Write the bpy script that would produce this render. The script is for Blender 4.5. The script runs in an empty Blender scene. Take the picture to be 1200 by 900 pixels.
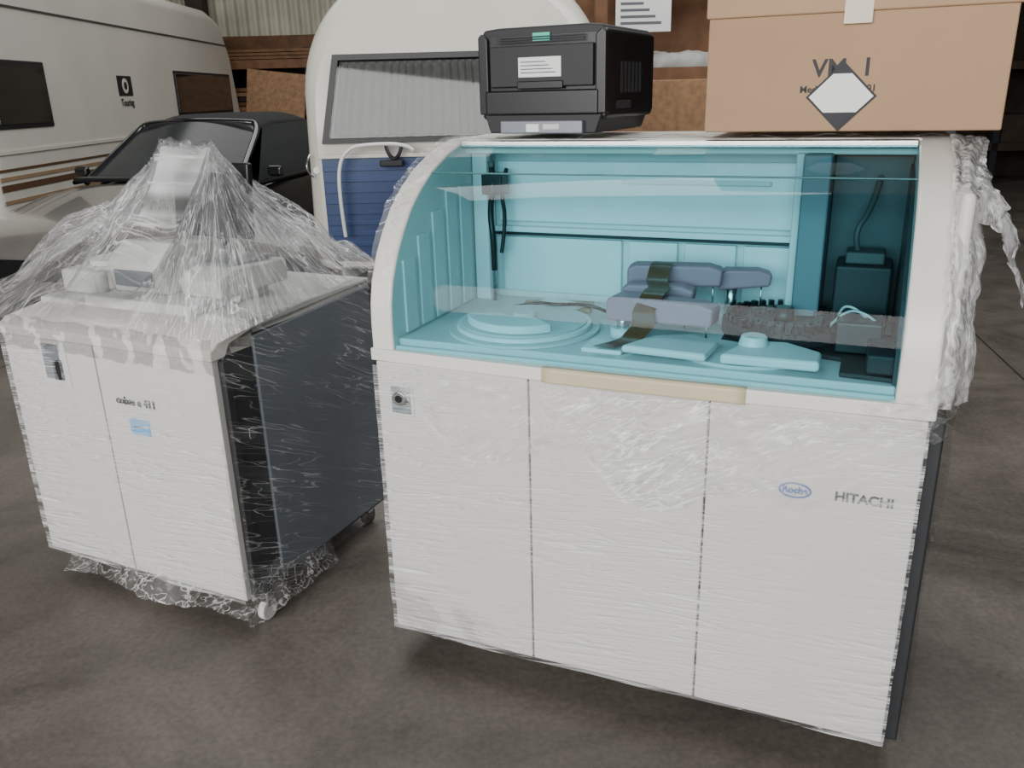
import bpy, bmesh, math, random
from mathutils import Vector, Matrix, noise
random.seed(4)
scene=bpy.context.scene
col=scene.collection

# ------------------------------------------------------------------ helpers
def link(o,parent=None):
    col.objects.link(o)
    if parent is not None: o.parent=parent
    return o
def empty(name,loc=(0,0,0),rz=0.0):
    e=bpy.data.objects.new(name,None); e.location=loc; e.rotation_euler=(0,0,rz)
    e.empty_display_size=.1
    return link(e)
def mesh_obj(name,verts,faces,mat,parent=None,smooth=False):
    me=bpy.data.meshes.new(name); me.from_pydata([tuple(v) for v in verts],[],faces); me.update()
    bm=bmesh.new(); bm.from_mesh(me); bmesh.ops.recalc_face_normals(bm,faces=bm.faces); bm.to_mesh(me); bm.free()
    o=bpy.data.objects.new(name,me)
    if mat: me.materials.append(mat)
    if smooth:
        for p in me.polygons: p.use_smooth=True
    return link(o,parent)
def bevel(o,w,seg=3,angle=0.6):
    m=o.modifiers.new('bevel','BEVEL'); m.width=w; m.segments=seg; m.limit_method='ANGLE'; m.angle_limit=angle
    for p in o.data.polygons: p.use_smooth=True
    m.harden_normals=True
    return o
def box(name,parent,mat,x0,x1,y0,y1,z0,z1,bv=0.0,rot=None,seg=3):
    c=Vector(((x0+x1)/2,(y0+y1)/2,(z0+z1)/2)); hx,hy,hz=(x1-x0)/2,(y1-y0)/2,(z1-z0)/2
    vs=[(sx*hx,sy*hy,sz*hz) for sx in(-1,1) for sy in(-1,1) for sz in(-1,1)]
    fs=[(0,1,3,2),(4,6,7,5),(0,4,5,1),(2,3,7,6),(0,2,6,4),(1,5,7,3)]
    o=mesh_obj(name,vs,fs,mat,parent); o.location=c
    if rot: o.rotation_euler=rot
    if bv>0: bevel(o,bv,seg)
    return o
def prism(name,parent,mat,pts,axis,t0,t1,bv=0.0,smooth=False):
    n=len(pts)
    def mk(p,t):
        return {'x':(t,p[0],p[1]),'y':(p[0],t,p[1]),'z':(p[0],p[1],t)}[axis]
    vs=[mk(p,t0) for p in pts]+[mk(p,t1) for p in pts]
    fs=[tuple(range(n)),tuple(range(2*n-1,n-1,-1))]+[(i,(i+1)%n,n+(i+1)%n,n+i) for i in range(n)]
    o=mesh_obj(name,vs,fs,mat,parent)
    if bv>0: bevel(o,bv)
    return o
def cyl(name,parent,mat,p0,p1,r,r2=None,n=28,bv=0.0):
    p0=Vector(p0);p1=Vector(p1); r2=r if r2 is None else r2
    ax=(p1-p0).normalized(); t=Vector((0,0,1)) if abs(ax.z)<.9 else Vector((1,0,0))
    u=ax.cross(t).normalized(); w=ax.cross(u)
    vs=[];
    for p,rr in((p0,r),(p1,r2)):
        for i in range(n):
            a=2*math.pi*i/n; vs.append(p+u*math.cos(a)*rr+w*math.sin(a)*rr)
    fs=[tuple(range(n)),tuple(range(2*n-1,n-1,-1))]+[(i,(i+1)%n,n+(i+1)%n,n+i) for i in range(n)]
    o=mesh_obj(name,vs,fs,mat,parent); 
    if bv>0: bevel(o,bv,2)
    else:
        for p in o.data.polygons:
            if len(p.vertices)==4: p.use_smooth=True
    return o
def tube(name,parent,mat,pts,r,cyclic=False,smooth=True):
    c=bpy.data.curves.new(name,'CURVE'); c.dimensions='3D'; c.bevel_depth=r; c.bevel_resolution=3; c.resolution_u=8
    s=c.splines.new('NURBS' if smooth else 'POLY'); s.points.add(len(pts)-1)
    for i,p in enumerate(pts): s.points[i].co=(*p,1)
    if smooth: s.order_u=3; s.use_endpoint_u=True
    s.use_cyclic_u=cyclic
    c.materials.append(mat); o=bpy.data.objects.new(name,c); return link(o,parent)
def text(name,parent,mat,body,size,loc,rot,bold=0.0):
    c=bpy.data.curves.new(name,'FONT'); c.body=body; c.size=size; c.extrude=.0006; c.offset=bold; c.align_x='CENTER'; c.align_y='CENTER'
    c.materials.append(mat); o=bpy.data.objects.new(name,c); o.location=loc; o.rotation_euler=rot; return link(o,parent)
def sheet(name,parent,mat,f,nu,nv,amp=0,freq=6,smooth=True,thick=0,crease=0,attr=None):
    vs=[];av=[]
    for j in range(nv+1):
        for i in range(nu+1):
            p=Vector(f(i/nu,j/nv))
            if attr: av.append(attr(p,i/nu,j/nv))
            if amp:
                n1=noise.noise_vector(p*freq); n2=noise.noise_vector(p*freq*2.7+Vector((5,1,2)))
                if crease:
                    n1=Vector((abs(n1.x)-.2,abs(n1.y)-.2,abs(n1.z)-.2))*1.8; n2=Vector((abs(n2.x)-.2,abs(n2.y)-.2,abs(n2.z)-.2))*1.8
                p=p+n1*amp+n2*amp*.5
            vs.append(p)
    fs=[(j*(nu+1)+i,j*(nu+1)+i+1,(j+1)*(nu+1)+i+1,(j+1)*(nu+1)+i) for j in range(nv) for i in range(nu)]
    o=mesh_obj(name,vs,fs,mat,parent,smooth)
    if attr:
        a=o.data.attributes.new('fold','FLOAT_VECTOR','POINT')
        a.data.foreach_set('vector',[c for v in av for c in v])
    if thick:
        m=o.modifiers.new('solid','SOLIDIFY'); m.thickness=thick
    return o

# ------------------------------------------------------------------ materials
def newmat(name):
    m=bpy.data.materials.new(name); m.use_nodes=True; nt=m.node_tree
    return m,nt,nt.nodes['Principled BSDF'],nt.nodes['Material Output']
def pm(name,c,rough=.5,metal=0,var=.06,scale=8,bump=0,bscale=60,coat=0,spec=.5):
    m,nt,b,out=newmat(name)
    tc=nt.nodes.new('ShaderNodeTexCoord'); no=nt.nodes.new('ShaderNodeTexNoise'); no.inputs['Scale'].default_value=scale; no.inputs['Detail'].default_value=5
    nt.links.new(tc.outputs['Object'],no.inputs['Vector'])
    cr=nt.nodes.new('ShaderNodeValToRGB'); e=cr.color_ramp.elements
    e[0].position=.3;e[1].position=.7
    e[0].color=(*[max(0,x*(1-var)) for x in c],1); e[1].color=(*[min(1,x*(1+var)) for x in c],1)
    nt.links.new(no.outputs['Fac'],cr.inputs['Fac']); nt.links.new(cr.outputs['Color'],b.inputs['Base Color'])
    b.inputs['Roughness'].default_value=rough; b.inputs['Metallic'].default_value=metal
    b.inputs['Coat Weight'].default_value=coat; b.inputs['Specular IOR Level'].default_value=spec
    if bump:
        n2=nt.nodes.new('ShaderNodeTexNoise'); n2.inputs['Scale'].default_value=bscale; n2.inputs['Detail'].default_value=4
        nt.links.new(tc.outputs['Object'],n2.inputs['Vector'])
        bp=nt.nodes.new('ShaderNodeBump'); bp.inputs['Strength'].default_value=bump; bp.inputs['Distance'].default_value=.01
        nt.links.new(n2.outputs['Fac'],bp.inputs['Height']); nt.links.new(bp.outputs['Normal'],b.inputs['Normal'])
    return m
def glassm(name,tint,refl=.5,rough=.03,gcol=(1,1,1)):
    m,nt,b,out=newmat(name); nt.nodes.remove(b)
    t=nt.nodes.new('ShaderNodeBsdfTransparent'); t.inputs['Color'].default_value=(*tint,1)
    g=nt.nodes.new('ShaderNodeBsdfGlossy'); g.inputs['Roughness'].default_value=rough; g.inputs['Color'].default_value=(*gcol,1)
    f=nt.nodes.new('ShaderNodeFresnel'); f.inputs['IOR'].default_value=1.45
    mu=nt.nodes.new('ShaderNodeMath'); mu.operation='MULTIPLY'; mu.inputs[1].default_value=refl; mu.use_clamp=True
    nt.links.new(f.outputs['Fac'],mu.inputs[0])
    mx=nt.nodes.new('ShaderNodeMixShader'); nt.links.new(mu.outputs[0],mx.inputs[0]); nt.links.new(t.outputs[0],mx.inputs[1]); nt.links.new(g.outputs[0],mx.inputs[2])
    nt.links.new(mx.outputs[0],out.inputs['Surface']); return m
def filmm(name,scA,scB,rotA=(0,0,0),rotB=(0,0,0),w=.02,base=.04,gain=.6,haze=.15,rough=.15,bump=.3,maskscale=3,mlo=.4,mhi=.6,sheen=.25,bd=.006,attr=False,dist=.5,detail=3):
    """clear stretch film: faint haze plus thin crease lines with their glints painted white (iso-lines of stretched noise)"""
    m,nt,b,out=newmat(name); N=nt.nodes.new; Lk=nt.links.new
    b.inputs['Base Color'].default_value=(.95,.955,.96,1); b.inputs['Roughness'].default_value=rough; b.inputs['Specular IOR Level'].default_value=.7
    tc=N('ShaderNodeTexCoord'); vec=tc.outputs['Object']
    if attr:
        at=N('ShaderNodeAttribute'); at.attribute_name='fold'; vec=at.outputs['Vector']
    def noi(sc,rot,detail,dist,off=0,src=None):
        mp=N('ShaderNodeMapping'); mp.inputs['Scale'].default_value=sc
        r=N('ShaderNodeMapping'); r.inputs['Rotation'].default_value=rot; r.inputs['Location'].default_value=(off,off,off)
        Lk(src or vec,r.inputs['Vector']); Lk(r.outputs[0],mp.inputs['Vector'])
        no=N('ShaderNodeTexNoise'); no.inputs['Scale'].default_value=1; no.inputs['Detail'].default_value=detail; no.inputs['Roughness'].default_value=.5; no.inputs['Distortion'].default_value=dist
        Lk(mp.outputs[0],no.inputs['Vector']); return no
    def mth(op,a,b_=None,c=None,clamp=False):
        n=N('ShaderNodeMath'); n.operation=op; n.use_clamp=clamp
        for i,v in enumerate((a,b_,c)):
            if v is None: continue
            if isinstance(v,(int,float)): n.inputs[i].default_value=v
            else: Lk(v,n.inputs[i])
        return n.outputs[0]
    def lines(no,lv,ww):
        d=mth('ABSOLUTE',mth('SUBTRACT',no.outputs['Fac'],lv))
        return mth('SUBTRACT',1.0,mth('DIVIDE',d,ww),clamp=True)
    nA=noi(scA,rotA,detail,dist); nB=noi(scB,rotB,detail,dist*1.3,7.3)
    l=mth('MAXIMUM',lines(nA,.5,w),lines(nB,.52,w)); l=mth('MAXIMUM',l,mth('MULTIPLY',lines(nA,.58,w*.6),.8))  # crease lines turn opaque white, painting in the specular streaks of the folds
    l=mth('MAXIMUM',l,mth('MULTIPLY',lines(nB,.44,w*.6),.8))
    mk=noi((maskscale,)*3,(0,0,0),2,0,3.1,tc.outputs['Object'])
    mr=N('ShaderNodeMapRange'); mr.inputs['From Min'].default_value=mlo; mr.inputs['From Max'].default_value=mhi; mr.inputs['To Min'].default_value=.12
    Lk(mk.outputs['Fac'],mr.inputs['Value'])
    hz=N('ShaderNodeMapRange'); hz.inputs['From Min'].default_value=.42; hz.inputs['From Max'].default_value=.7; Lk(nB.outputs['Fac'],hz.inputs['Value'])
    tot=mth('ADD',mth('MULTIPLY',l,gain),mth('MULTIPLY',hz.outputs[0],haze))
    fac=mth('MULTIPLY_ADD',tot,mr.outputs[0],base,clamp=True)
    t=N('ShaderNodeBsdfTransparent')
    mx=N('ShaderNodeMixShader'); Lk(fac,mx.inputs[0]); Lk(t.outputs[0],mx.inputs[1]); Lk(b.outputs[0],mx.inputs[2])
    hsum=mth('ADD',nA.outputs['Fac'],nB.outputs['Fac'])
    bp=N('ShaderNodeBump'); bp.inputs['Strength'].default_value=bump; bp.inputs['Distance'].default_value=bd
    Lk(hsum,bp.inputs['Height']); Lk(bp.outputs[0],b.inputs['Normal'])
    if sheen>0:
        g=N('ShaderNodeBsdfGlossy'); g.inputs['Roughness'].default_value=.16; Lk(bp.outputs[0],g.inputs['Normal'])
        fr=N('ShaderNodeFresnel'); fr.inputs['IOR'].default_value=1.4
        fs=mth('MULTIPLY',fr.outputs[0],sheen,clamp=True)
        m2=N('ShaderNodeMixShader'); Lk(fs,m2.inputs[0]); Lk(mx.outputs[0],m2.inputs[1]); Lk(g.outputs[0],m2.inputs[2])
        Lk(m2.outputs[0],out.inputs['Surface'])
    else: Lk(mx.outputs[0],out.inputs['Surface'])
    return m

M_white=pm('cabinet_white',(.63,.62,.595),.28,var=.02,scale=2)
M_cream=pm('hood_cream',(.76,.74,.69),.32,var=.02,scale=3)
M_beige=pm('tape_beige',(.60,.51,.34),.45,var=.04)
M_dark=pm('side_dark_grey',(.022,.024,.027),.45)
M_grey=pm('side_blue_grey',(.15,.175,.20),.5,var=.06,scale=3)
M_black=pm('black_plastic',(.010,.010,.011),.35)
M_black2=pm('black_matte',(.016,.016,.018),.55)
M_inner=pm('interior_light',(.64,.64,.64),.45,var=.04)
M_inner2=pm('interior_cover',(.78,.78,.78),.35,var=.04)
M_lilac=pm('arm_lilac',(.42,.20,.25),.45,var=.06)
M_steel=pm('steel',(.55,.55,.55),.25,metal=1)
M_brtape=pm('brown_tape',(.12,.045,.018),.35)
M_card=pm('cardboard',(.40,.25,.145),.75,var=.07,scale=3,bump=.12,bscale=90)
M_card2=pm('cardboard_light',(.44,.285,.17),.75,var=.06,scale=3)
M_label=pm('label_white',(.80,.80,.79),.4,var=.02)
M_offw=pm('module_offwhite',(.60,.60,.58),.4,var=.04)
M_ink=pm('ink',(.015,.015,.02),.6)
M_inkg=pm('ink_grey',(.12,.12,.14),.6)
M_blue=pm('sticker_blue',(.10,.36,.72),.4,var=.05)
M_logob=pm('logo_blue',(.04,.12,.45),.4)
M_green=pm('sticker_green',(.05,.55,.4),.4)
M_glass=glassm('hood_glass_cyan',(.50,.85,.92),.34,.04)
M_cara=pm('caravan_white',(.66,.64,.58),.35,var=.05,scale=1.5)
M_cara2=pm('caravan_cream',(.66,.64,.56),.32,var=.04,scale=1.5)
M_cblue=pm('caravan_blue',(.012,.042,.14),.4,var=.1)
M_win=pm('window_dark',(.012,.010,.010),.08,var=.1)
M_rub=pm('rubber_grey',(.06,.06,.06),.6)
M_curt=pm('curtain_lace',(.26,.26,.25),.8,var=.1,scale=20)
M_wglass=glassm('caravan_window_glass',(.62,.63,.63),.9,.03)
M_stripeb=pm('stripe_brown',(.12,.065,.035),.4)
M_stripeo=pm('stripe_tan',(.34,.23,.14),.4)
M_car=pm('car_paint',(.30,.28,.255),.3,metal=.5,coat=1)
M_carblk=pm('car_black',(.010,.010,.012),.2,coat=.6)
M_top=pm('car_softtop',(.010,.010,.012),.8)
M_carwin=pm('car_window',(.03,.035,.037),.2,spec=.2)
M_wood=pm('wood_brown',(.16,.075,.033),.7,var=.3,scale=6)
M_wood2=pm('wood_plywood',(.30,.17,.085),.7,var=.25,scale=18)
M_wood3=pm('wood_dark',(.035,.022,.014),.7,var=.3)
M_tarp=pm('tarp_grey',(.36,.36,.34),.5,var=.2,bump=.6,bscale=8)
M_tyre=pm('tyre',(.015,.015,.015),.8)
M_filmA=filmm('film_door_streaks',(1.1,1.6,24),(2.0,3,46),(0,.05,0),(0,.12,0),w=.016,base=.03,gain=.55,haze=.38,bump=.8,rough=.22,sheen=.3,bd=.006,maskscale=2.0,mlo=.38,mhi=.58)
M_filmF=filmm('film_diagonal',(3,4,22),(7,9,26),(0,.6,0),(0,.28,0),w=.024,base=.03,gain=.6,haze=.42,bump=.9,maskscale=3,sheen=.5,bd=.012,mlo=.36,mhi=.56)
M_filmB=filmm('film_crumpled',(3,14,16),(16,4,9),(.3,.5,.2),(.8,.1,.9),w=.012,base=.03,gain=.5,haze=.12,bump=.6,sheen=.40,bd=.008,dist=.2)
M_filmC=filmm('film_tent',(9,9,1.0),(19,19,1.6),(0,0,0),(0,0,.3),w=.016,base=.04,gain=.75,haze=.20,bump=.7,rough=.12,mlo=.3,mhi=.6,sheen=.55,bd=.02,attr=True,dist=.25)
M_filmG=filmm('film_tent_outer',(6,6,2.2),(14,14,3),(.2,0,0),(0,.25,.3),w=.012,base=.02,gain=.6,haze=.10,bump=.7,rough=.12,mlo=.35,mhi=.6,sheen=.5,bd=.02,attr=True,dist=.5)
M_filmD=filmm('film_side',(2.0,1.0,14),(3,1.2,20),(.5,0,0),(.42,0,.2),w=.008,base=.025,gain=.5,haze=.06,bump=.5,sheen=.2,dist=.15,mlo=.40,mhi=.6)
M_filmE=filmm('film_bunched',(18,18,4),(26,26,6),(0,0,.2),(.3,.2,.5),w=.05,base=.14,gain=.45,haze=.30,bump=.7,rough=.25,mlo=.2,mhi=.5,sheen=.35,bd=.01)

# ------------------------------------------------------------------ room
def floor_mat():
    m,nt,b,out=newmat('concrete_floor')
    tc=nt.nodes.new('ShaderNodeTexCoord')
    n1=nt.nodes.new('ShaderNodeTexNoise'); n1.inputs['Scale'].default_value=1.4; n1.inputs['Detail'].default_value=11; n1.inputs['Roughness'].default_value=.72; n1.inputs['Distortion'].default_value=.5
    n2=nt.nodes.new('ShaderNodeTexNoise'); n2.inputs['Scale'].default_value=55; n2.inputs['Detail'].default_value=5; n2.inputs['Roughness'].default_value=.65
    for n in(n1,n2): nt.links.new(tc.outputs['Object'],n.inputs['Vector'])
    c1=nt.nodes.new('ShaderNodeValToRGB'); c1.color_ramp.elements[0].position=.33; c1.color_ramp.elements[1].position=.68
    c1.color_ramp.elements[0].color=(.072,.062,.052,1); c1.color_ramp.elements[1].color=(.178,.156,.134,1)
    nt.links.new(n1.outputs['Fac'],c1.inputs['Fac'])
    c2=nt.nodes.new('ShaderNodeValToRGB'); c2.color_ramp.elements[0].position=.3; c2.color_ramp.elements[1].position=.7
    c2.color_ramp.elements[0].color=(.74,.74,.74,1); c2.color_ramp.elements[1].color=(1.16,1.15,1.13,1)
    nt.links.new(n2.outputs['Fac'],c2.inputs['Fac'])
    mu=nt.nodes.new('ShaderNodeMix'); mu.data_type='RGBA'; mu.blend_type='MULTIPLY'; mu.inputs[0].default_value=1
    nt.links.new(c1.outputs[0],mu.inputs[6]); nt.links.new(c2.outputs[0],mu.inputs[7])
    def line(nx,ny,c,per):
        d=nt.nodes.new('ShaderNodeVectorMath'); d.operation='DOT_PRODUCT'; d.inputs[1].default_value=(nx,ny,0)
        nt.links.new(tc.outputs['Object'],d.inputs[0])
        a=nt.nodes.new('ShaderNodeMath'); a.operation='SUBTRACT'; nt.links.new(d.outputs['Value'],a.inputs[0])
        w=nt.nodes.new('ShaderNodeMath'); w.operation='WRAP'; w.inputs[1].default_value=per/2; w.inputs[2].default_value=-per/2
        a.inputs[1].default_value=c
        nt.links.new(a.outputs[0],w.inputs[0])
        ab=nt.nodes.new('ShaderNodeMath'); ab.operation='ABSOLUTE'; nt.links.new(w.outputs[0],ab.inputs[0])
        l=nt.nodes.new('ShaderNodeMath'); l.operation='LESS_THAN'; l.inputs[1].default_value=.007; nt.links.new(ab.outputs[0],l.inputs[0]); return l
    l1=line(.9737,-.2276,1.747,6.0); l2=line(.2276,.9737,11.6,20.0)
    mxx=nt.nodes.new('ShaderNodeMath'); mxx.operation='MAXIMUM'; nt.links.new(l1.outputs[0],mxx.inputs[0]); nt.links.new(l2.outputs[0],mxx.inputs[1])
    m2=nt.nodes.new('ShaderNodeMix'); m2.data_type='RGBA'; m2.inputs[7].default_value=(.035,.029,.025,1)
    nt.links.new(mxx.outputs[0],m2.inputs[0]); nt.links.new(mu.outputs[2],m2.inputs[6]); nt.links.new(m2.outputs[2],b.inputs['Base Color'])
    mrr=nt.nodes.new('ShaderNodeMapRange'); mrr.inputs['To Min'].default_value=.22; mrr.inputs['To Max'].default_value=.62
    nt.links.new(n1.outputs['Fac'],mrr.inputs['Value']); nt.links.new(mrr.outputs[0],b.inputs['Roughness']); b.inputs['Specular IOR Level'].default_value=.45
    bp=nt.nodes.new('ShaderNodeBump'); bp.inputs['Strength'].default_value=.15; bp.inputs['Distance'].default_value=.003
    nt.links.new(n2.outputs['Fac'],bp.inputs['Height']); nt.links.new(bp.outputs[0],b.inputs['Normal'])
    return m
M_floor=floor_mat()
M_corr=pm('corrugated_sheet',(.48,.46,.36),.5,var=.2,scale=2)
M_wall=pm('wall_timber_dark',(.06,.045,.035),.8,var=.3,scale=3)
mesh_obj('floor',[(x,y,z) for x in(-14,14) for y in(-8,16) for z in(-.2,0)],[(0,1,3,2),(4,6,7,5),(0,4,5,1),(2,3,7,6),(0,2,6,4),(1,5,7,3)],M_floor)
def corrugated(name,x0,x1,y,z0,z1,mat,pitch=.18,amp=.03):
    n=int((x1-x0)/pitch*6); vs=[];fs=[]
    for i in range(n+1):
        x=x0+(x1-x0)*i/n; yy=y+amp*math.sin(2*math.pi*(x-x0)/pitch)
        vs+= [(x,yy,z0),(x,yy,z1)]
    for i in range(n): fs.append((2*i,2*i+2,2*i+3,2*i+1))
    o=mesh_obj(name,vs,fs,mat,None,True); return o
corrugated('wall_back',-14,14,15.6,0,6,M_corr)
box('wall_left',None,M_wall,-14.2,-14,-8,16,0,6)
box('wall_right',None,M_wall,14,14.2,-8,16,0,6)
box('ceiling',None,M_wall,-14,14,-8,16,6,6.15)
for i,(z,h) in enumerate(((2.35,.22),(4.2,.25))):
    box('trim_%d'%(i+1),None,M_wood,-14,14,15.35,15.52,z,z+h)
for i,x in enumerate((-9,-5.2,-1.8,2.0,6,10)):
    box('trim_%d'%(i+3),None,M_wood3,x,x+.28,15.0,15.3,0,6)

# ------------------------------------------------------------------ MAIN ANALYZER
A=empty('chemistry_analyzer',(-.3527,2.0732,0),-.4085)
W=1.30; DB=.09; DT=.897; DEP=.85
prof=[(0,.925),(0,1.0),(.004,1.05),(.018,1.105),(.05,1.17),(.088,1.222),(.135,1.275),(.19,1.317),(.26,1.357),(.35,1.392),(.44,1.416),(.50,1.425)]
box('carcass',A,M_dark,.0,W+.035,.035,DEP,.075,.90,.006)
box('plinth',A,M_black2,.04,W-.02,.08,DEP-.04,.03,.10)
for i,(x,y) in enumerate(((.12,.14),(W-.12,.14),(.12,DEP-.14),(W-.12,DEP-.14))):
    cyl('leveling_foot_%d'%(i+1),A,M_black2,(x,y,0),(x,y,.06),.03)
doors=[(0.0,.4245),(.4285,.8592),(.8632,W)]
for i,(x0,x1) in enumerate(doors):
    box('door_panel_%d'%(i+1),A,M_white,x0,x1,-.0,.034,DB,DT,.004)
pts=[(-.012,.12),(-.012,0.0)]
for i in range(13):
    t=i/12; pts.append((-.012+t*(W+.0),-.004-.018*math.sin(math.pi*t)))
pts+= [(W+.012,0.0),(W+.012,.12)]
prism('counter_lip',A,M_cream,[(p[0],p[1]) for p in pts],'z',.899,.932,.005)
sheet('lip_tape',A,M_beige,lambda u,v:(.47+.47*u,-.0068-.018*math.sin(math.pi*((.47+.47*u)+.012)/W)+.010*max(0,v-.85)/.15,.898+.038*v),16,10,thick=.002)
def arch(name,x0,x1,mat,off=0.0):
    pp=[(d+off,h-off) for d,h in prof]
    poly=[(p[0],p[1]) for p in pp]+[(DEP,1.425-off),(DEP,.90)]
    poly=[(0+off,.90)]+poly
    return prism(name,A,mat,poly,'x',x0,x1,.008)
arch('arch_panel_left',-.008,.055,M_cream)
arch('arch_panel_right',1.232,1.306,M_cream)
box('side_cover_right',A,M_cream,1.306,1.335,.10,DEP,.90,1.34,.02)
box('hood_top_cover',A,M_cream,.05,1.24,.47,DEP,1.385,1.425,.006)
box('hood_hinge_bar',A,M_steel,.055,1.232,.44,.475,1.402,1.422,.004)
gp=[(d+.006,h-.004) for d,h in prof[:-1]]
def gl(u,v):
    s=v*(len(gp)-1); i=min(int(s),len(gp)-2); t=s-i
    return (.055+u*1.177, gp[i][0]*(1-t)+gp[i+1][0]*t, gp[i][1]*(1-t)+gp[i+1][1]*t)
def gl_s(u,v):
    a=Vector(gl(u,max(0,v-.03)));b=Vector(gl(u,v));c=Vector(gl(u,min(1,v+.03))); return (a+b*2+c)/4
sheet('curved_glass_hood',A,M_glass,gl_s,4,60)
box('glass_bottom_rail',A,M_inner,.055,1.232,.012,.022,.925,.940,.003)
M_teal=pm('glass_line_teal',(.03,.14,.15),.2)
tube('glass_upper_line',A,M_teal,[(.055,.262,1.350),(1.232,.262,1.350)],.0022,smooth=False)  # thin teal tube running straight across the upper glass
# interior
box('interior_deck',A,M_inner,.055,1.232,.03,.60,.90,.955,.004)
box('interior_back_wall',A,M_inner,.055,1.232,.56,.60,.95,1.40)
box('back_wall_ledge',A,M_inner2,.11,1.0,.535,.56,1.155,1.172,.003)
box('back_rail_black',A,M_black,.11,1.0,.530,.545,1.148,1.154)
for i,(x0,x1) in enumerate(((.13,.50),(.52,.66),(.68,.82),(.84,.97))):
    box('back_panel_%d'%(i+1),A,M_inner2,x0,x1,.548,.562,.975,1.14,.004)
box('back_upper_panel',A,M_inner2,.12,.965,.545,.562,1.185,1.36,.006)
box('panel_screw_rail',A,M_inner,.50,.90,.535,.55,1.30,1.312,.002)
for i in range(5):
    box('left_inner_rib_%d'%(i+1),A,M_inner2,.055,.062,.07+.085*i,.13+.085*i,.96,1.10+.05*min(i+1,4),.002)
box('corner_post_left',A,M_inner2,.058,.105,.50,.56,.95,1.39,.004)
cyl('guide_rod_left',A,M_steel,(.125,.49,.95),(.125,.49,1.38),.006)
tube('tubing_black_1',A,M_black,[(.12,.50,1.36),(.14,.47,1.30),(.12,.48,1.22),(.135,.47,1.14),(.13,.48,1.05)],.009)
tube('tubing_black_2',A,M_black,[(.16,.52,1.34),(.15,.49,1.28),(.165,.50,1.2),(.15,.49,1.10)],.006)
box('tubing_clip',A,M_black,.10,.165,.47,.52,1.27,1.33,.004)
box('column_right',A,M_grey,.985,1.05,.40,.56,.95,1.39,.006)
box('column_right_edge',A,M_inner,.965,.985,.44,.56,.95,1.39,.004)
M_dkgrey=pm('interior_dark_grey',(.05,.05,.055),.4,var=.1)
box('right_dark_back',A,M_dkgrey,1.05,1.232,.54,.562,.955,1.38,.004)
prism('right_dark_side',A,M_dkgrey,[(.04,.955),(.04,1.02),(.10,1.12),(.22,1.24),(.36,1.33),(.54,1.36),(.54,.955)],'x',1.224,1.2325)
box('right_module_black',A,M_black2,1.08,1.21,.40,.535,.955,1.13,.008)
box('right_module_top',A,M_rub,1.10,1.19,.42,.50,1.13,1.16,.006)
tube('right_hose_1',A,M_rub,[(1.13,.46,1.15),(1.11,.44,1.20),(1.15,.48,1.26),(1.16,.53,1.33)],.007)
# sample disc left
cyl('sample_disc_rim',A,M_inner,(.33,.22,.955),(.33,.22,.963),.20,n=64,bv=.002)
cyl('sample_disc',A,M_inner2,(.33,.22,.963),(.33,.22,.975),.180,.178,64,.003)
cyl('sample_disc_ring',A,M_inner,(.33,.22,.975),(.33,.22,.978),.165,n=64)
seg=[(.33+.15*math.cos(t),.22+.15*math.sin(t)) for t in [math.radians(200+i*7) for i in range(18)]]+[(.33+.05*math.cos(t),.22+.05*math.sin(t)) for t in [math.radians(319-i*12) for i in range(10)]]
prism('sample_disc_lid',A,M_label,seg,'z',.978,1.0,.005)
cyl('disc_hub',A,M_inner,(.33,.22,.975),(.33,.22,1.0),.035,.03)
box('manual_sheet',A,M_card2,.24,.44,.40,.50,.957,.966,0,(0,0,.2))
box('manual_sheet_top',A,M_label,.28,.42,.37,.47,.968,.972,0,(.05,0,-.3))
tube('deck_cable',A,M_black,[(.20,.36,.962),(.28,.43,.975),(.36,.37,.985),(.44,.45,.975),(.50,.42,.962)],.005)
box('keypad_cover',A,M_inner2,.54,.64,.06,.15,.955,.967,.004)
cyl('reagent_disc',A,M_inner,(.90,.21,.955),(.90,.21,.964),.17,n=64,bv=.002)
prism('reagent_cover_left',A,M_inner2,[(.64,.05),(.84,.035),(.85,.15),(.78,.20),(.69,.16)],'z',.966,.985,.008)
prism('reagent_cover_right',A,M_inner2,[(.87,.035),(1.08,.04),(1.08,.12),(1.0,.18),(.91,.17)],'z',.966,.99,.008)
cyl('reagent_knob',A,M_inner2,(.93,.14,.985),(.93,.14,1.01),.035,.028,bv=.004)
prism('dark_deck_plate',A,M_black2,[(.84,.24),(1.12,.17),(1.12,.06),(1.225,.05),(1.225,.40),(1.0,.50),(.84,.42)],'z',.955,.966,.003)
cyl('reaction_carousel',A,M_black2,(.975,.35,.966),(.975,.35,.998),.15,n=64,bv=.003)
for i in range(36):
    a=2*math.pi*i/36; x,y=.975+.132*math.cos(a),.35+.132*math.sin(a)
    box('cuvette_%d'%(i+1),A,M_black,x-.008,x+.008,y-.006,y+.006,.995,1.016,0,(0,0,a))
for i in range(24):
    a=2*math.pi*i/24; x,y=.975+.085*math.cos(a),.35+.085*math.sin(a)
    cyl('vial_%d'%(i+1),A,M_rub,(x,y,.995),(x,y,1.012),.008,n=10)
cyl('carousel_hub',A,M_black,(.975,.35,.99),(.975,.35,1.03),.03,.02)
box('wash_block',A,M_black,1.10,1.20,.20,.32,.966,1.04,.006)
box('right_rail_block',A,M_black2,1.17,1.228,.06,.20,.966,1.01,.006)
tube('cable_white_1',A,M_offw,[(1.10,.30,1.0),(1.10,.27,1.06),(1.14,.25,1.065),(1.17,.26,1.03)],.003)
tube('cable_white_2',A,M_offw,[(1.08,.28,1.0),(1.11,.25,1.055),(1.16,.23,1.06),(1.19,.24,1.03)],.003)
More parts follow.
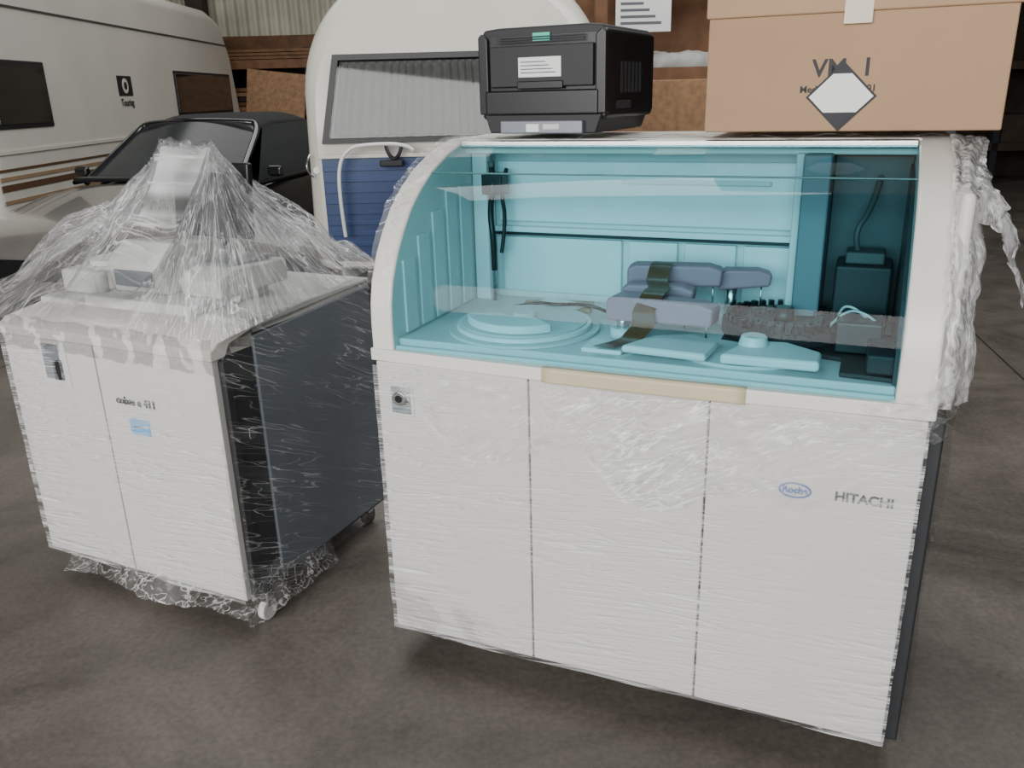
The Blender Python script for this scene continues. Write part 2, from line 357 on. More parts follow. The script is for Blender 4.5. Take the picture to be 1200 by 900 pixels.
def arm(n,cx,cy,cz,L,wd,h,rz):
    o=prism('pipette_arm_%d'%n,A,M_lilac,[(-L/2,-h/2),(L/2,-h/2+.012),(L/2+.004,h/2-.01),(L/2-.03,h/2),(-L/2+.02,h/2),(-L/2,h/2-.01)],'y',-wd/2,wd/2,.008)
    o.location=(cx,cy,cz); o.rotation_euler=(0,0,rz)
    ca,sa=math.cos(rz),math.sin(rz)
    px,py=cx-ca*(L/2-.035),cy-sa*(L/2-.035)
    cyl('arm_post_%d'%n,A,M_steel,(px,py,.95),(px,py,cz),.016)
    cyl('arm_base_%d'%n,A,M_inner2,(px,py,.95),(px,py,.985),.032)
    qx,qy=cx+ca*(L/2-.02),cy+sa*(L/2-.02)
    cyl('probe_%d'%n,A,M_steel,(qx,qy,.97),(qx,qy,cz),.0025,n=8)
arm(1,.69,.38,1.085,.24,.06,.065,.15)
arm(2,.86,.44,1.075,.13,.055,.055,.2)
arm(3,.70,.20,1.035,.27,.065,.065,-.14)
arm(4,.67,.29,1.055,.18,.055,.055,.05)
rp=[(.67,.36,1.121),(.665,.33,1.113),(.665,.29,1.088),(.685,.24,1.078),(.68,.19,1.072),(.665,.160,1.04),(.67,.145,1.00),(.65,.12,.978),(.61,.085,.973),(.60,.05,.968)]
def rib(u,v):
    s=v*(len(rp)-1);i=min(int(s),len(rp)-2);t=s-i
    p=Vector(rp[i]).lerp(Vector(rp[i+1]),t); return (p.x+(u-.5)*.055,p.y,p.z+.004+.004*math.sin(v*20))
sheet('packing_tape',A,M_brtape,rib,3,40)
# lock & logos
box('lock_frame',A,M_inner,.034,.106,-.004,.004,.752,.842,.002)
box('lock_plate',A,M_grey,.041,.099,-.006,.004,.760,.834,.002)
cyl('lock_barrel',A,M_steel,(.072,-.020,.806),(.072,.0,.806),.019,bv=.002)
cyl('lock_core',A,M_black,(.072,-.0215,.806),(.072,-.015,.806),.010)
R90=(math.pi/2,0,0)
text('maker_lettering',A,M_ink,'HITACHI',.030,(1.198,-.003,.705),R90,.0007)
tube('logo_oval',A,M_logob,[(1.057+.033*math.cos(t),-.003,.705+.017*math.sin(t)) for t in [2*math.pi*i/24 for i in range(24)]],.0018,True)
text('logo_lettering',A,M_logob,'Roche',.021,(1.057,-.003,.705),R90,.0006)
# film
sheet('film_front',A,M_filmA,lambda u,v:(-.004+u*(W+.008),-.012-.003*math.sin(u*7),.090+.80*v),90,60,.0025,7)
def fup(u,v):
    x=.06+u*1.24; top=.896
    lo=.87-.38*max(0,math.sin(u*math.pi))**.7*(.65+.5*noise.noise(Vector((u*4,0,0))))
    z=lo+(top-lo)*v; return (x,-.028-.004*v,z)
sheet('film_front_overlap',A,M_filmF,fup,130,50,.009,10,crease=1)
def fright(u,v):
    return (W+.042+.006*math.sin(v*9),-.0+u*(DEP+.01),.08+v*.84)
sheet('film_right_side',A,M_filmD,fright,30,60,.006,7)
def outer(s):
    t=s*(len(prof)-1);i=min(int(t),len(prof)-2);f=t-i
    return prof[i][0]*(1-f)+prof[i+1][0]*f, prof[i][1]*(1-f)+prof[i+1][1]*f
def fb(u,v):
    d,h=outer(v); k=noise.noise(Vector((v*5,3,0)))
    wv=.070+.035*k
    fold=.009*abs(math.sin(u*8+2.5*noise.noise(Vector((v*3,1,u)))))
    return (1.295+u*wv, d-.008+u*u*.07-fold, h+.008-.012*u+fold*.5)
sheet('film_bunched_arch',A,M_filmE,fb,30,120,.006,14,crease=1)
def fb2(u,v):
    fold=.010*abs(math.sin(u*14+3*noise.noise(Vector((v*2.5,1,u)))))
    return (1.342+fold+.012*noise.noise(Vector((v*5,u*3,4))), .02+u*.7, .90+v*.50*min(1,.55+.6*u))
sheet('film_bunched_side',A,M_filmE,fb2,60,60,.007,12,crease=1)
def fcorner(u,v):
    return (1.17+.17*u+.01*math.sin(v*20),-.022-.010*abs(math.sin(u*9+v*3))+.05*max(0,u-.85)/.15,.865+.13*v*(.5+.5*u))
sheet('film_corner_gather',A,M_filmB,fcorner,40,24,.008,18,crease=1)
def ftail(u,v):
    return (1.335+.13*v+.018*u*(1-v),.24+.04*u,1.30-.13*v+.05*math.sin(v*4)-.045+u*.085*(1-.7*v))
sheet('film_loose_tail',A,M_filmE,ftail,14,36,.012,20,crease=1)
def fl(u,v):
    d,h=outer(.25+.75*v); return (-.012+u*.07,d-.010,h+.008)
sheet('film_left_arch',A,M_filmB,fl,14,80,.005,15,crease=1)
sheet('film_top_edge',A,M_filmB,lambda u,v:(.0+1.28*u,.43+.08*v,1.425+.005*math.sin(u*40)+.004),140,8,.005,14,crease=1)
sheet('film_bottom_fringe',A,M_filmB,lambda u,v:(.03+1.2*u,-.006+.05*v,.09-.025*v+.004*math.sin(u*60)),90,4,.005,14)

# ------------------------------------------------------------------ PRINTER
P=empty('laser_printer',(-.3527+.9177*.105+.3972*.46,2.0732-.3972*.105+.9177*.46,1.440),-.48)
pw,pd,ph=.375,.40,.272
box('body',P,M_black,0,pw,.02,pd,.035,ph-.012,.012)
prism('base_tray',P,M_black2,[(.03,.0),(pw-.03,.0),(pw-.012,.05),(.012,.05)],'y',.012,pd-.01,.004)
box('cassette_front',P,M_black,.02,pw-.02,.004,.03,.048,.112,.006)
prism('side_shoulder',P,M_black,[(.0,.05),(.03,.05),(.03,.245),(.012,.26),(.0,.25)],'y',.008,pd,.004)
prism('side_shoulder_far',P,M_black,[(pw-.03,.05),(pw,.05),(pw,.25),(pw-.012,.26),(pw-.03,.245)],'y',.008,pd,.004)
prism('top_lid',P,M_black2,[(.0,.245),(.015,ph-.004),(.06,ph),(pw-.06,ph),(pw-.015,ph-.004),(pw,.245)],'y',.02,pd-.01,.006)
box('rear_door',P,M_black2,.035,pw-.035,.008,.022,.12,.225,.004)
box('door_recess',P,M_black,.12,pw-.12,.003,.012,.115,.135,.003)
box('rating_label',P,M_label,.125,.25,.004,.009,.145,.195)
for i in range(4): box('label_line_%d'%(i+1),P,M_inkg,.132,.235-.01*i,.0032,.0045,.155+.009*i,.1575+.009*i)
box('status_sticker',P,M_green,.165,.215,.012,.020,.235,.255)
for i in range(3): box('vent_slot_%d'%(i+1),P,M_ink,.06,pw-.06,.0060,.009,.232+.006*i,.2345+.006*i)
M_tray=pm('tray_grey_metal',(.22,.23,.27),.35,metal=.3)
box('duplex_tray',P,M_tray,.07,pw-.06,-.006,.014,.0,.034,.004)
box('duplex_latch',P,M_label,.15,.19,-.010,.006,.004,.026,.003)
box('duplex_clip',P,M_offw,.20,.25,-.009,.006,.010,.026,.003)
for i in range(6): box('side_vent_%d'%(i+1),P,M_ink,pw-.001,pw+.0015,.12+.03*i,.135+.03*i,.10,.18)
box('side_handle',P,M_ink,pw-.001,pw+.002,.09,.20,.06,.08,.003)

# ------------------------------------------------------------------ CARDBOARD BOX
B=empty('cardboard_box',(-.3527+.9177*.738+.3972*.44,2.0732-.3972*.738+.9177*.44,1.441),-.4085)
bw,bd_,bh=.655,.40,.280
box('carton',B,M_card,0,bw,0,bd_,0,bh,.004)
box('lid_carton',B,M_card2,-.006,bw+.008,-.008,bd_+.008,bh-.02,bh+.15,.005)
M_ptape=pm('packing_tape_clear',(.56,.46,.34),.2)
box('seam_tape',B,M_ptape,.305,.365,-.0105,-.007,bh-.045,bh+.13)
DX,DZ=.314,.078
def diamond(name,s,mat,y): return prism(name,B,mat,[(DX-s,DZ),(DX,DZ-s),(DX+s,DZ),(DX,DZ+s)],'y',y,y+.0012)
diamond('hazard_label_border',.078,M_ink,-.0022)
diamond('hazard_label',.071,M_label,-.0034)
prism('hazard_label_lower',B,M_ink,[(DX-.036,DZ-.035),(DX,DZ-.071),(DX+.036,DZ-.035)],'y',-.0044,-.0032)
prism('hazard_label_upper',B,M_ink,[(DX-.020,DZ+.051),(DX,DZ+.071),(DX+.020,DZ+.051)],'y',-.0044,-.0032)
text('carton_print_big',B,M_ink,'VM  1',.055,(.312,-.001,.140),R90,.001)
text('carton_print_small',B,M_ink,'Medical reagent 01',.022,(.305,-.001,.095),R90,.0004)

# ------------------------------------------------------------------ LEFT ANALYZER
L=empty('immunoassay_analyzer',(-1.6255,2.5865,0),-.4468)
LW=.8813; LD=.76
sidep=[(.03,.09),(.03,.86),(.06,.905),(.16,.925),(LD,.945),(LD,.09)]
prism('carcass',L,M_dark,sidep,'x',.0,LW+.012,.004)
prism('side_panel_grey',L,M_grey,[(.15,.105),(.15,.90),(LD-.02,.925),(LD-.02,.105)],'x',LW+.010,LW+.022,.004)
box('side_hinge_edge',L,M_black2,LW-.0,LW+.022,.02,.05,.10,.86,.004)
box('side_latch',L,M_steel,LW+.012,LW+.022,.085,.11,.60,.635,.003)
box('door_panel_left',L,M_white,0,.403,0,.03,.09,.862,.004)
box('door_panel_right',L,M_white,.409,LW,0,.03,.09,.862,.004)
prism('front_lip',L,M_cream,[(-.012,.865),(-.012,.895),(.02,.915),(.16,.935),(.16,.865)],'x',-.0,LW+.012,.006)
box('top_deck',L,M_offw,.0,LW+.012,.15,LD,.90,.95,.008)
box('recess_frame',L,M_inner,.165,.285,-.004,.004,.715,.860,.003)
box('recess_dark',L,M_grey,.18,.255,-.006,.001,.735,.85,.002)
box('recess_item',L,M_ink,.225,.262,-.012,.001,.735,.80,.004)
box('blue_sticker',L,M_blue,.515,.595,-.0035,.001,.595,.645)
box('sticker_line',L,M_ink,.53,.575,-.0042,-.002,.618,.622)
text('model_lettering',L,M_ink,'cobas e 411',.034,(.555,-.003,.70),R90,.0008)
for i,(x,y) in enumerate(((LW+.02,.06),(.06,.10),(LW-.04,LD-.06),(.06,LD-.06))):
    cyl('caster_%d'%(i+1),L,M_label if i==0 else M_rub,(x-.012,y,.035),(x+.012,y,.035),.034,bv=.004)
    box('caster_fork_%d'%(i+1),L,M_steel,x-.018,x+.018,y-.014,y+.014,.05,.10,.004)
box('module_tray',L,M_inner,.28,.72,.10,.45,.95,.985,.008)
prism('module_housing',L,M_offw,[(.18,.985),(.16,1.08),(.24,1.14),(.44,1.12),(.46,.985)],'x',.33,.56,.012)
box('module_window',L,M_grey,.36,.52,.160,.168,1.01,1.06,.004)
prism('reagent_module',L,M_offw,[(.20,.985),(.18,1.04),(.26,1.07),(.50,1.06),(.50,.985)],'x',.60,.76,.010)
box('reagent_module_lid',L,M_tray,.62,.74,.26,.46,1.065,1.08,.006)
box('left_module',L,M_offw,.03,.28,.22,.60,.95,1.03,.012)
cyl('rotor_cover',L,M_inner2,(.14,.38,1.03),(.14,.38,1.05),.10,n=40,bv=.004)
cyl('rack_tube_a',L,M_offw,(.30,.16,.985),(.30,.16,1.05),.02)
box('monitor_base',L,M_black2,.36,.54,.47,.62,.95,.975,.005)
box('monitor_arm',L,M_black2,.43,.47,.53,.56,.97,1.30,.004)
box('monitor_screen',L,M_black,.34,.68,.455,.48,1.12,1.360,.008,(-.12,0,-.05))
box('monitor_top_edge',L,M_label,.34,.52,.440,.465,1.372,1.382,.002,(0,0,-.05))
pk0=(.34,.44);pk1=(.58,.42)
def tcoord(x,y):
    t=max(0,min(1,(x-pk0[0])/(pk1[0]-pk0[0]))); qx=pk0[0]+t*(pk1[0]-pk0[0]); qy=pk0[1]+t*(pk1[1]-pk0[1])
    dx,dy=x-qx,y-qy; X0,X1,Y0,Y1=-.12,LW+.04,-.03,LD+.05
    s=0
    if dx>1e-6: s=max(s,dx/(X1-qx))
    if dx<-1e-6: s=max(s,-dx/(qx-X0))
    if dy>1e-6: s=max(s,dy/(Y1-qy))
    if dy<-1e-6: s=max(s,-dy/(qy-Y0))
    return min(1,s), math.atan2(dy,dx), dx, dy
def tent(x,y):
    s,ang,dx,dy=tcoord(x,y)
    base=.925+.06*max(0,y/LD)+ (.05 if x<.2 else 0)*(1-s)
    fold=.030*(1-2*abs(math.sin(ang*5.5+.8*math.sin(s*4))))+.014*(1-2*abs(math.sin(ang*13+1.0+math.sin(s*3))))
    ex=.85 if dx>0 else .66
    if dy<0: ex=ex*.8+.11
    h=base+(1.42-base)*(1-s**ex)+fold*s*(1-s)*3.2
    h+=.06*max(0,1-((x-.0)**2+(y-.35)**2)/.035)+ .04*max(0,1-((x-.74)**2+(y-.25)**2)/.025)
    return h
def tf(u,v):
    x=-.12+u*(LW+.16); y=-.03+v*(LD+.08)
    e=min(1,min(u,1-u,v,1-v)*12)
    n=(.3-abs(noise.noise(Vector((x*5,y*5,2)))))*.035+(.3-abs(noise.noise(Vector((x*11,y*11,5)))))*.008
    return (x,y,tent(x,y)+n*e)
def fold_at(p,u,v):
    s,a,_,_=tcoord(p.x,p.y); return (math.cos(a),math.sin(a),s)
sheet('film_tent',L,M_filmC,tf,170,150,.0012,12,crease=1,attr=fold_at)
def tf2(u,v):
    x,y,z=tf(u,v); r=abs(noise.noise(Vector((x*4,y*4,9))))
    return (x+.01,y-.01,z+.004+.07*r*min(1,min(u,1-u,v,1-v)*10))
sheet('film_tent_second_layer',L,M_filmG,tf2,150,130,.003,9,crease=1,attr=fold_at)
def fleft_front(u,v): return (-.003+u*(LW+.01),-.012-.004*abs(math.sin(u*11)),.09+v*.80)
sheet('film_front',L,M_filmA,fleft_front,70,60,.002,8)
def frt(u,v): return (LW+.036+.006*math.sin(u*8+v*3),-.01+u*(LD+.04),.07+v*(.86+.05*u))
sheet('film_right',L,M_filmD,frt,60,60,.005,6)
def flip(u,v): return (-.03+u*(LW+.08),-.032-.010*abs(math.sin(u*23)),.84+.10*v)
sheet('film_front_bunch',L,M_filmB,flip,130,16,.007,11,crease=1)
def ffoot(u,v):
    return (.10+u*(LW-.08),-.04+.05*v+.02*math.sin(u*9),.03+.10*v*(.6+.4*math.sin(u*5))+.01)
sheet('film_foot_bunch',L,M_filmB,ffoot,110,16,.012,10,crease=1)
def ffoot2(u,v): return (LW+.01+.04*(1-v),-.05+u*.45,.03+.18*v*(1-u*.5))
sheet('film_foot_right',L,M_filmB,ffoot2,60,16,.012,10,crease=1)

# ------------------------------------------------------------------ CARAVAN 1
C1=empty('touring_caravan',(-3.98,6.75,0),.017)
sp=[(0,.45),(-.12,.9),(-.02,1.3),(.22,2.2),(.5,2.64),(.9,2.74),(5.9,2.74),(6.4,2.64),(6.75,2.2),(7.0,1.3),(6.95,.9),(6.7,.45)]
o=prism('body',C1,M_cara,sp,'x',-2.2,0); bevel(o,.14,5)
box('awning_rail',C1,M_rub,-.005,.012,.35,6.5,2.30,2.315)
box('belt_rail',C1,M_cara2,0,.012,.05,6.8,1.18,1.21)
def win(n,y0,y1,z0,z1):
    box('window_rubber_%d'%n,C1,M_black2,-.01,.015,y0-.03,y1+.03,z0-.03,z1+.03,.012)
    box('window_pane_%d'%n,C1,M_win,.0,.024,y0,y1,z0,z1,.010)
win(1,.15,.98,1.40,1.87); win(2,4.2,6.45,1.41,1.88)
for i,(z0,z1,mt) in enumerate(((1.05,1.07,M_stripeb),(.98,1.01,M_stripeo),(.90,.95,M_stripeb),(.80,.83,M_stripeo))):
    box('stripe_%d'%(i+1),C1,mt,-.001,.006,.0,6.75,z0,z1)
box('emblem',C1,M_ink,.0,.006,2.50,2.86,1.62,1.82,.01)
cyl('emblem_disc',C1,M_cara,(.0,2.68,1.72),(.009,2.68,1.72),.075)
cyl('emblem_dot',C1,M_ink,(.0,2.68,1.72),(.011,2.68,1.72),.04)
text('caravan_lettering',C1,M_ink,'Touring',.10,(.008,2.68,1.55),(math.pi/2,0,math.pi/2),.002)
for i,y in enumerate((3.0,3.8)):
    cyl('wheel_%d'%(i+1),C1,M_tyre,(-.25,y,.32),(-.05,y,.32),.32,bv=.03)
    cyl('wheel_far_%d'%(i+1),C1,M_tyre,(-2.15,y,.32),(-1.95,y,.32),.32,bv=.03)
    cyl('hub_%d'%(i+1),C1,M_steel,(-.06,y,.32),(-.04,y,.32),.18)
box('chassis',C1,M_black2,-1.9,-.3,.3,6.4,.35,.5)
for i,y in enumerate((.5,6.2)): cyl('corner_steady_%d'%(i+1),C1,M_steel,(-.3,y,.0),(-.3,y,.45),.025)

# ------------------------------------------------------------------ CARAVAN 2
C2=empty('compact_caravan',(-1.33,5.62,0),0.0)
CW=2.02; z0,z1=.42,2.33
def rr(inset,zc=0,n=14):
    x0,x1=inset,CW-inset; b,t=z0+inset*.4,z1-inset*1.0; pts=[]
    r=.74
    for cx,cz,a0,rad in ((x1-r,t-r,0,r),(x0+r,t-r,90,r),(x0+.12,b+.12,180,.12),(x1-.12,b+.12,270,.12)):
        for i in range(n+1):
            a=math.radians(a0+90*i/n); c_,s_=math.cos(a),math.sin(a)
            e=.90 if rad>.2 else 1
            pts.append((cx+rad*math.copysign(abs(c_)**e,c_),cz+rad*math.copysign(abs(s_)**e,s_)))
    return [(x+(CW/2-x)*.06*max(0,(z-1.1))/1.3,z) for x,z in pts]
def rake(z): return .22*max(0,(z-1.3))**1.5
def wy(z): return rake(z)-.012
secs=[(0.0,.10),(.015,.07),(.04,.04),(.09,.015),(.2,0.0),(.8,0.0),(4.0,0.0),(4.15,.03),(4.22,.1)]
vs=[];fs=[]
for k,(y,ins) in enumerate(secs):
    r_=rr(ins); NN=len(r_)
    for x,z in r_: vs.append((x,y+(rake(z) if k<5 else 0),z))
for k in range(len(secs)-1):
    for i in range(NN): fs.append((k*NN+i,k*NN+(i+1)%NN,(k+1)*NN+(i+1)%NN,(k+1)*NN+i))
fs.append(tuple(range(len(secs)*NN-1,(len(secs)-1)*NN-1,-1)))
r0=rr(.10)
zs=[z for x,z in r0]
base=len(vs); NZ=40; zmin,zmax=min(zs),max(zs)
def xr(z):
    xs=[]
    for i in range(NN):
        (xa,za),(xb,zb)=r0[i],r0[(i+1)%NN]
        if (za-z)*(zb-z)<=0 and abs(za-zb)>1e-9: xs.append(xa+(xb-xa)*(z-za)/(zb-za))
    return (min(xs),max(xs)) if xs else (CW/2,CW/2)
for j in range(NZ+1):
    z=zmin+.0002+(zmax-zmin-.0004)*(j/NZ)**.8; a_,b_=xr(z)
    vs+=[(a_,rake(z),z),(b_,rake(z),z)]
for j in range(NZ): fs.append((base+2*j,base+2*j+1,base+2*j+3,base+2*j+2))
mesh_obj('body',vs,fs,M_cara2,C2,True)
prism('lower_panel_blue',C2,M_cblue,[(.13,.50),(CW-.13,.50),(CW-.13,1.17),(.13,1.17)],'y',-.012,.02,.006)
for i in range(9): box('panel_rib_%d'%(i+1),C2,M_cblue,.14,CW-.14,-.018,-.010,.53+.07*i,.56+.07*i,.003)
box('waist_trim',C2,M_cara,.11,CW-.11,-.02,.02,1.17,1.20,.006)
wpts=[(.15,1.265),(CW-.17,1.265),(CW-.27,1.80),(.25,1.80)]
def ring(outer_,inner_,name,mat,dy,th):
    vs=[(x,wy(z)+dy,z) for x,z in outer_]+[(x,wy(z)+dy,z) for x,z in inner_]
    fs=[(i,(i+1)%4,4+(i+1)%4,4+i) for i in range(4)]
    o=mesh_obj(name,vs,fs,mat,C2); m=o.modifiers.new('s','SOLIDIFY'); m.thickness=th; m.offset=0; return o
inn=[(.200,1.30),(CW-.215,1.30),(CW-.30,1.765),(.285,1.765)]
ring(wpts,inn,'window_frame',M_rub,-.016,.035)
mesh_obj('window_backing',[(x,wy(z)-.006,z) for x,z in inn],[(0,1,2,3)],M_win,C2)
def cur(u,v):
    z=1.31+.445*v; k=(.212+.080*v); x=k+.012+u*(CW-2*k-.024)
    yl=wy(1.30)+(wy(1.765)-wy(1.30))*(z-1.30)/.465
    return (x,yl-.022+.006*math.sin(u*170+1.5*math.sin(u*23)),z)
sheet('curtain',C2,M_curt,cur,420,6)
mesh_obj('window_pane',[(x,wy(z)-.036,z) for x,z in inn],[(0,1,2,3)],M_wglass,C2)
tube('grab_rail',C2,M_label,[(.26,-.10,.68),(.25,-.13,.9),(.26,-.13,1.15),(.34,-.13,1.245),(.45,-.13,1.262),(.70,-.13,1.262),(.74,-.12,1.22)],.012)
tube('window_stay',C2,M_ink,[(.56,-.06,1.25),(.58,-.10,1.18),(.64,-.10,1.16),(.66,-.06,1.24)],.012)
box('stay_knob',C2,M_ink,.52,.67,-.12,-.06,1.12,1.16,.01)
cyl('marker_lamp',C2,M_label,(.09,.06,1.10),(.09,-.0,1.10),.022)
tube('side_hook',C2,M_steel,[(.055,.0,1.20),(.035,-.04,1.16),(.04,-.04,1.08),(.065,0,1.06)],.006)
box('side_window_rubber',C2,M_black2,-.012,.03,1.2,2.4,1.35,1.80,.01)
for i,x in enumerate((.15,CW-.15)): cyl('wheel_%d'%(i+1),C2,M_tyre,(x-.09,2.3,.30),(x+.09,2.3,.30),.30,bv=.03)
box('chassis',C2,M_black2,.25,CW-.25,.1,4.0,.32,.46)
tube('drawbar',C2,M_steel,[(.4,.1,.38),(CW/2,-.9,.42),(CW-.4,.1,.38)],.035,smooth=False)
cyl('jockey_wheel',C2,M_tyre,(CW/2-.03,-.75,.10),(CW/2+.03,-.75,.10),.10)
cyl('jockey_post',C2,M_steel,(CW/2,-.75,.12),(CW/2,-.75,.55),.025)

# ------------------------------------------------------------------ CAR
K=empty('convertible_car',(-3.197,5.653,0),-.2527)
st=[(0.00,.30,.45,.58,.60,.62),(0.10,.22,.45,.66,.70,.78),(.45,.20,.50,.76,.84,.88),(.9,.20,.52,.84,.92,.90),(1.35,.20,.55,.90,.99,.91),
 (2.0,.20,.55,.93,.97,.91),(2.8,.20,.55,.95,.99,.92),(3.5,.20,.55,.97,1.02,.91),(4.0,.22,.55,.96,1.02,.86),(4.3,.28,.55,.90,.95,.78),(4.42,.35,.55,.80,.82,.66)]
def carbody(name,stations,mat):
    vs=[];fs=[]
    for y,zl,zm,zb,zt,hw in stations:
        half=[(hw*.86,zl),(hw*.98,zl+.06),(hw,zm),(hw*.985,zb-.10),(hw*.92,zb),(hw*.70,zb+(zt-zb)*.6),(hw*.35,zt),(0,zt+.01)]
        full=half+[(-x,z) for x,z in half[-2::-1]]
        NS=len(full); vs+=[(x,y,z) for x,z in full]
    for k in range(len(stations)-1):
        for i in range(NS): fs.append((k*NS+i,k*NS+(i+1)%NS,(k+1)*NS+(i+1)%NS,(k+1)*NS+i))
    fs.append(tuple(range(NS)));fs.append(tuple(range(len(stations)*NS-1,(len(stations)-1)*NS-1,-1)))
    o=mesh_obj(name,vs,fs,mat,K,True); m=o.modifiers.new('sub','SUBSURF'); m.levels=2;m.render_levels=2
carbody('body_front',st[:5],M_car); carbody('body_rear',st[4:],M_carblk)
def quad(name,pts,mat,th=.0): 
    o=mesh_obj(name,pts,[tuple(range(len(pts)))],mat,K)
    if th: mm=o.modifiers.new('s','SOLIDIFY'); mm.thickness=th; mm.offset=0
    return o
wb,wt=.72,.58; yb,yt=1.26,1.98; zb_,zt_=.95,1.38
def ws(u,v):
    x=(wb+(wt-wb)*v)*(2*u-1); return (x,yb+(yt-yb)*v+.16*(2*u-1)**2*(1-.3*v),zb_+(zt_-zb_)*v-.03*(2*u-1)**2)
sheet('windscreen',K,M_carwin,ws,16,6)
tube('windscreen_frame',K,M_carblk,[ws(0,0),ws(0,.5),ws(0,1),ws(.1,1.02),ws(.5,1.02),ws(.9,1.02),ws(1,1),ws(1,.5),ws(1,0)],.028)
roof=[(1.98,1.38,.58),(2.3,1.44,.60),(2.9,1.44,.60),(3.3,1.36,.60),(3.6,1.18,.62),(3.75,1.0,.66)]
def rf(u,v):
    s=v*(len(roof)-1);i=min(int(s),len(roof)-2);t=s-i
    y=roof[i][0]*(1-t)+roof[i+1][0]*t;z=roof[i][1]*(1-t)+roof[i+1][1]*t;w=roof[i][2]*(1-t)+roof[i+1][2]*t
    k=2*u-1; return (w*k,y,z-.09*abs(k)**4)
sheet('soft_top',K,M_top,rf,20,30,thick=.03)
for sgn,nm in((1,'a'),(-1,'b')):
    quad('side_glass_'+nm,[(sgn*.83,1.55,.93),(sgn*.84,3.0,.95),(sgn*.60,2.95,1.35),(sgn*.60,2.1,1.34)],M_carwin,.01)
    quad('soft_top_quarter_'+nm,[(sgn*.84,3.0,.95),(sgn*.80,3.75,.98),(sgn*.62,3.55,1.2),(sgn*.60,3.25,1.33),(sgn*.60,2.95,1.36)],M_top,.02)
    tube('belt_trim_'+nm,K,M_carblk,[(sgn*.86,1.45,.92),(sgn*.865,2.4,.94),(sgn*.85,3.6,.97)],.018)
    box('side_mirror_'+nm,K,M_carblk,sgn*.93-.07,sgn*.93+.07,1.62,1.68,.95,1.04,.03)
    box('door_line_'+nm,K,M_ink,sgn*.905-.008,sgn*.905+.008,2.9,2.91,.35,.90)
    box('headlamp_'+nm,K,M_steel,sgn*.62-.16,sgn*.62+.16,.05,.16,.55,.66,.03)
    for j,y in enumerate((.85,3.55)):
        cyl('wheel_%s_%d'%(nm,j+1),K,M_tyre,(sgn*.70,y,.33),(sgn*.925,y,.33),.33,bv=.03)
        cyl('rim_%s_%d'%(nm,j+1),K,M_steel,(sgn*.90,y,.33),(sgn*.935,y,.33),.22)
        cyl('arch_%s_%d'%(nm,j+1),K,M_black2,(sgn*.68,y,.34),(sgn*.905,y,.34),.38)
box('grille',K,M_black,-.45,.45,-.01,.06,.40,.55,.02)
box('bonnet_scoop',K,M_black,.25,.62,.42,.85,.80,.865,.02,(.16,0.12,0))
box('wiper_cowl',K,M_black,-.62,.62,1.16,1.34,.955,.985,.015)

# ------------------------------------------------------------------ BACKGROUND STORAGE
S=empty('timber_rack',(.78,7.6,0),0)
for i,x in enumerate((0,.02+1.2,2.4)): box('post_%d'%(i+1),S,M_wood,x,x+.10,0,.12,0,3.2)
for i,z in enumerate((.9,1.60,2.35,2.9)): box('beam_%d'%(i+1),S,M_wood,-.1,2.6,-.04,0,z,z+.12)
box('plywood_stack',S,M_wood2,-.05,1.5,-.12,.9,1.18,1.62,.01)
box('plywood_low',S,M_wood3,-.05,2.5,-.05,.9,.2,.85,.01)
box('back_board',S,M_wood,-.1,2.6,.8,.84,0,3.3)
box('notice_poster',S,M_label,.16,.62,-.07,-.06,2.0,2.42)
box('poster_band',S,M_inkg,.20,.58,-.074,-.069,2.28,2.36)
for i in range(4): box('poster_text_%d'%(i+1),S,M_inkg,.20,.54-.05*i,-.074,-.069,2.06+.05*i,2.08+.05*i)
sheet('tarpaulin_roll',S,M_tarp,lambda u,v:(.45+.7*u,.2+.16*math.cos(v*2*math.pi),1.74+.11*math.sin(v*2*math.pi)),30,24,.03,6)
S2=empty('timber_storage',(-5.0,13.9,0),0)
for i,x in enumerate((0,1.9,3.8)): box('post_%d'%(i+1),S2,M_wood3,x,x+.12,0,.12,0,2.3)
for i,z in enumerate((.6,1.3,2.0)): box('shelf_%d'%(i+1),S2,M_wood,-.1,4.0,-.05,.9,z,z+.09)
box('shelf_back',S2,M_wood3,-.1,4.0,.9,.94,0,2.3)
for i in range(10):
    z=(.69,1.39)[i%2]+.07*(i//2)
    box('plank_low_%d'%(i+1),S2,(M_wood,M_wood2,M_wood3)[i%3],.15+.09*(i%4),3.7-.22*(i%3),-.02,.8,z,z+.055)
for i in range(4): box('plank_%d'%(i+1),S2,M_wood,.2+.1*i,3.6-.2*i,-.04,.7,2.09+.05*i,2.13+.05*i)
box('panel_leaning',S2,M_wood2,1.0,1.9,-.16,-.12,1.25,1.95,0,(-.08,.12,0))
S3=empty('pallet_shelving',(5.2,13.6,0),-.05)
for i,x in enumerate((0,2.4,4.8)): box('post_%d'%(i+1),S3,M_dark,x,x+.1,0,.1,0,4)
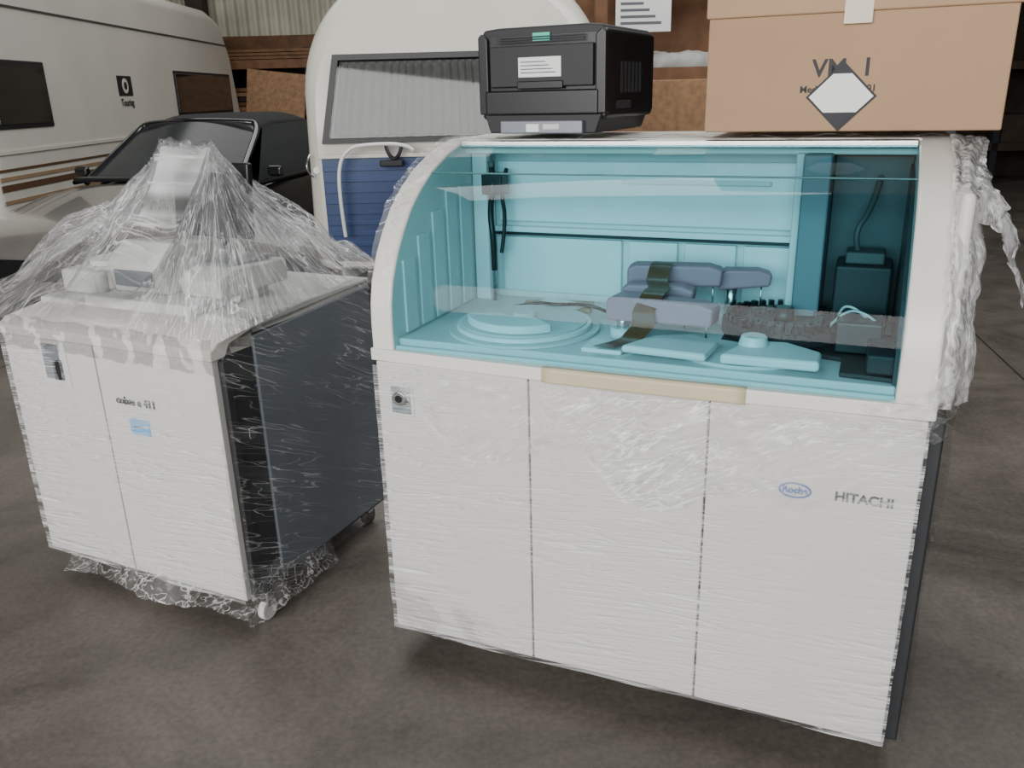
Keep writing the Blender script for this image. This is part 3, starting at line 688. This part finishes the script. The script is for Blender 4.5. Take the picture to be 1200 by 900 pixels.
for i,z in enumerate((.5,1.7,2.9)): box('beam_%d'%(i+1),S3,M_wood3,-.05,4.95,0,1.1,z,z+.12)
for i in range(8):
    x=.15+.6*i; z=(.62,1.82)[i%2]
    box('carton_%d'%(i+1),S3,(M_black2,M_wood3,M_grey)[i%3],x,x+.5,.05,.9,z,z+.4+.3*random.random(),.01)
box('backing',S3,M_wood3,-1.5,7.5,1.15,1.2,0,4.6)

# ------------------------------------------------------------------ LIGHTS
def area(name,loc,target,sx,sy,power,color):
    l=bpy.data.lights.new(name,'AREA'); l.shape='RECTANGLE'; l.size=sx; l.size_y=sy; l.energy=power; l.color=color
    o=bpy.data.objects.new(name,l); o.location=loc
    d=Vector(target)-Vector(loc); o.rotation_euler=d.to_track_quat('-Z','Y').to_euler(); return link(o)
area('daylight_gate',(-3.5,-5.0,3.2),(0,3,.8),8,4.2,1050,(1,.99,.97))
area('skylight_near',(1.6,4.2,5.9),(1.6,4.2,0),7,1.2,300,(.97,.99,1))
area('skylight_far',(-1.0,9.5,5.9),(-1.0,9.5,0),9,2.5,230,(1,.99,.95))
w=bpy.data.worlds.new('world'); scene.world=w; w.use_nodes=True
w.node_tree.nodes['Background'].inputs[0].default_value=(.78,.83,.88,1); w.node_tree.nodes['Background'].inputs[1].default_value=.3

# ------------------------------------------------------------------ CAMERA
cam=bpy.data.cameras.new('camera'); co=bpy.data.objects.new('camera',cam); link(co)
f=977.1;pitch=.3356;roll=-.0262
cp,sp_=math.cos(pitch),math.sin(pitch);c_,s_=math.cos(roll),math.sin(roll)
Rv=(c_,s_,0); Fv=(s_*sp_,-c_*sp_,cp); Dv=(-s_*cp,c_*cp,sp_)
right=Vector((Rv[0],Fv[0],-Dv[0])); down=Vector((Rv[1],Fv[1],-Dv[1])); fwd=Vector((Rv[2],Fv[2],-Dv[2]))
mt=Matrix((( right.x,-down.x,-fwd.x,0),(right.y,-down.y,-fwd.y,0),(right.z,-down.z,-fwd.z,1.546),(0,0,0,1)))
co.matrix_world=mt
cam.sensor_width=36; cam.lens=f/1200*36; cam.clip_end=100
scene.camera=co
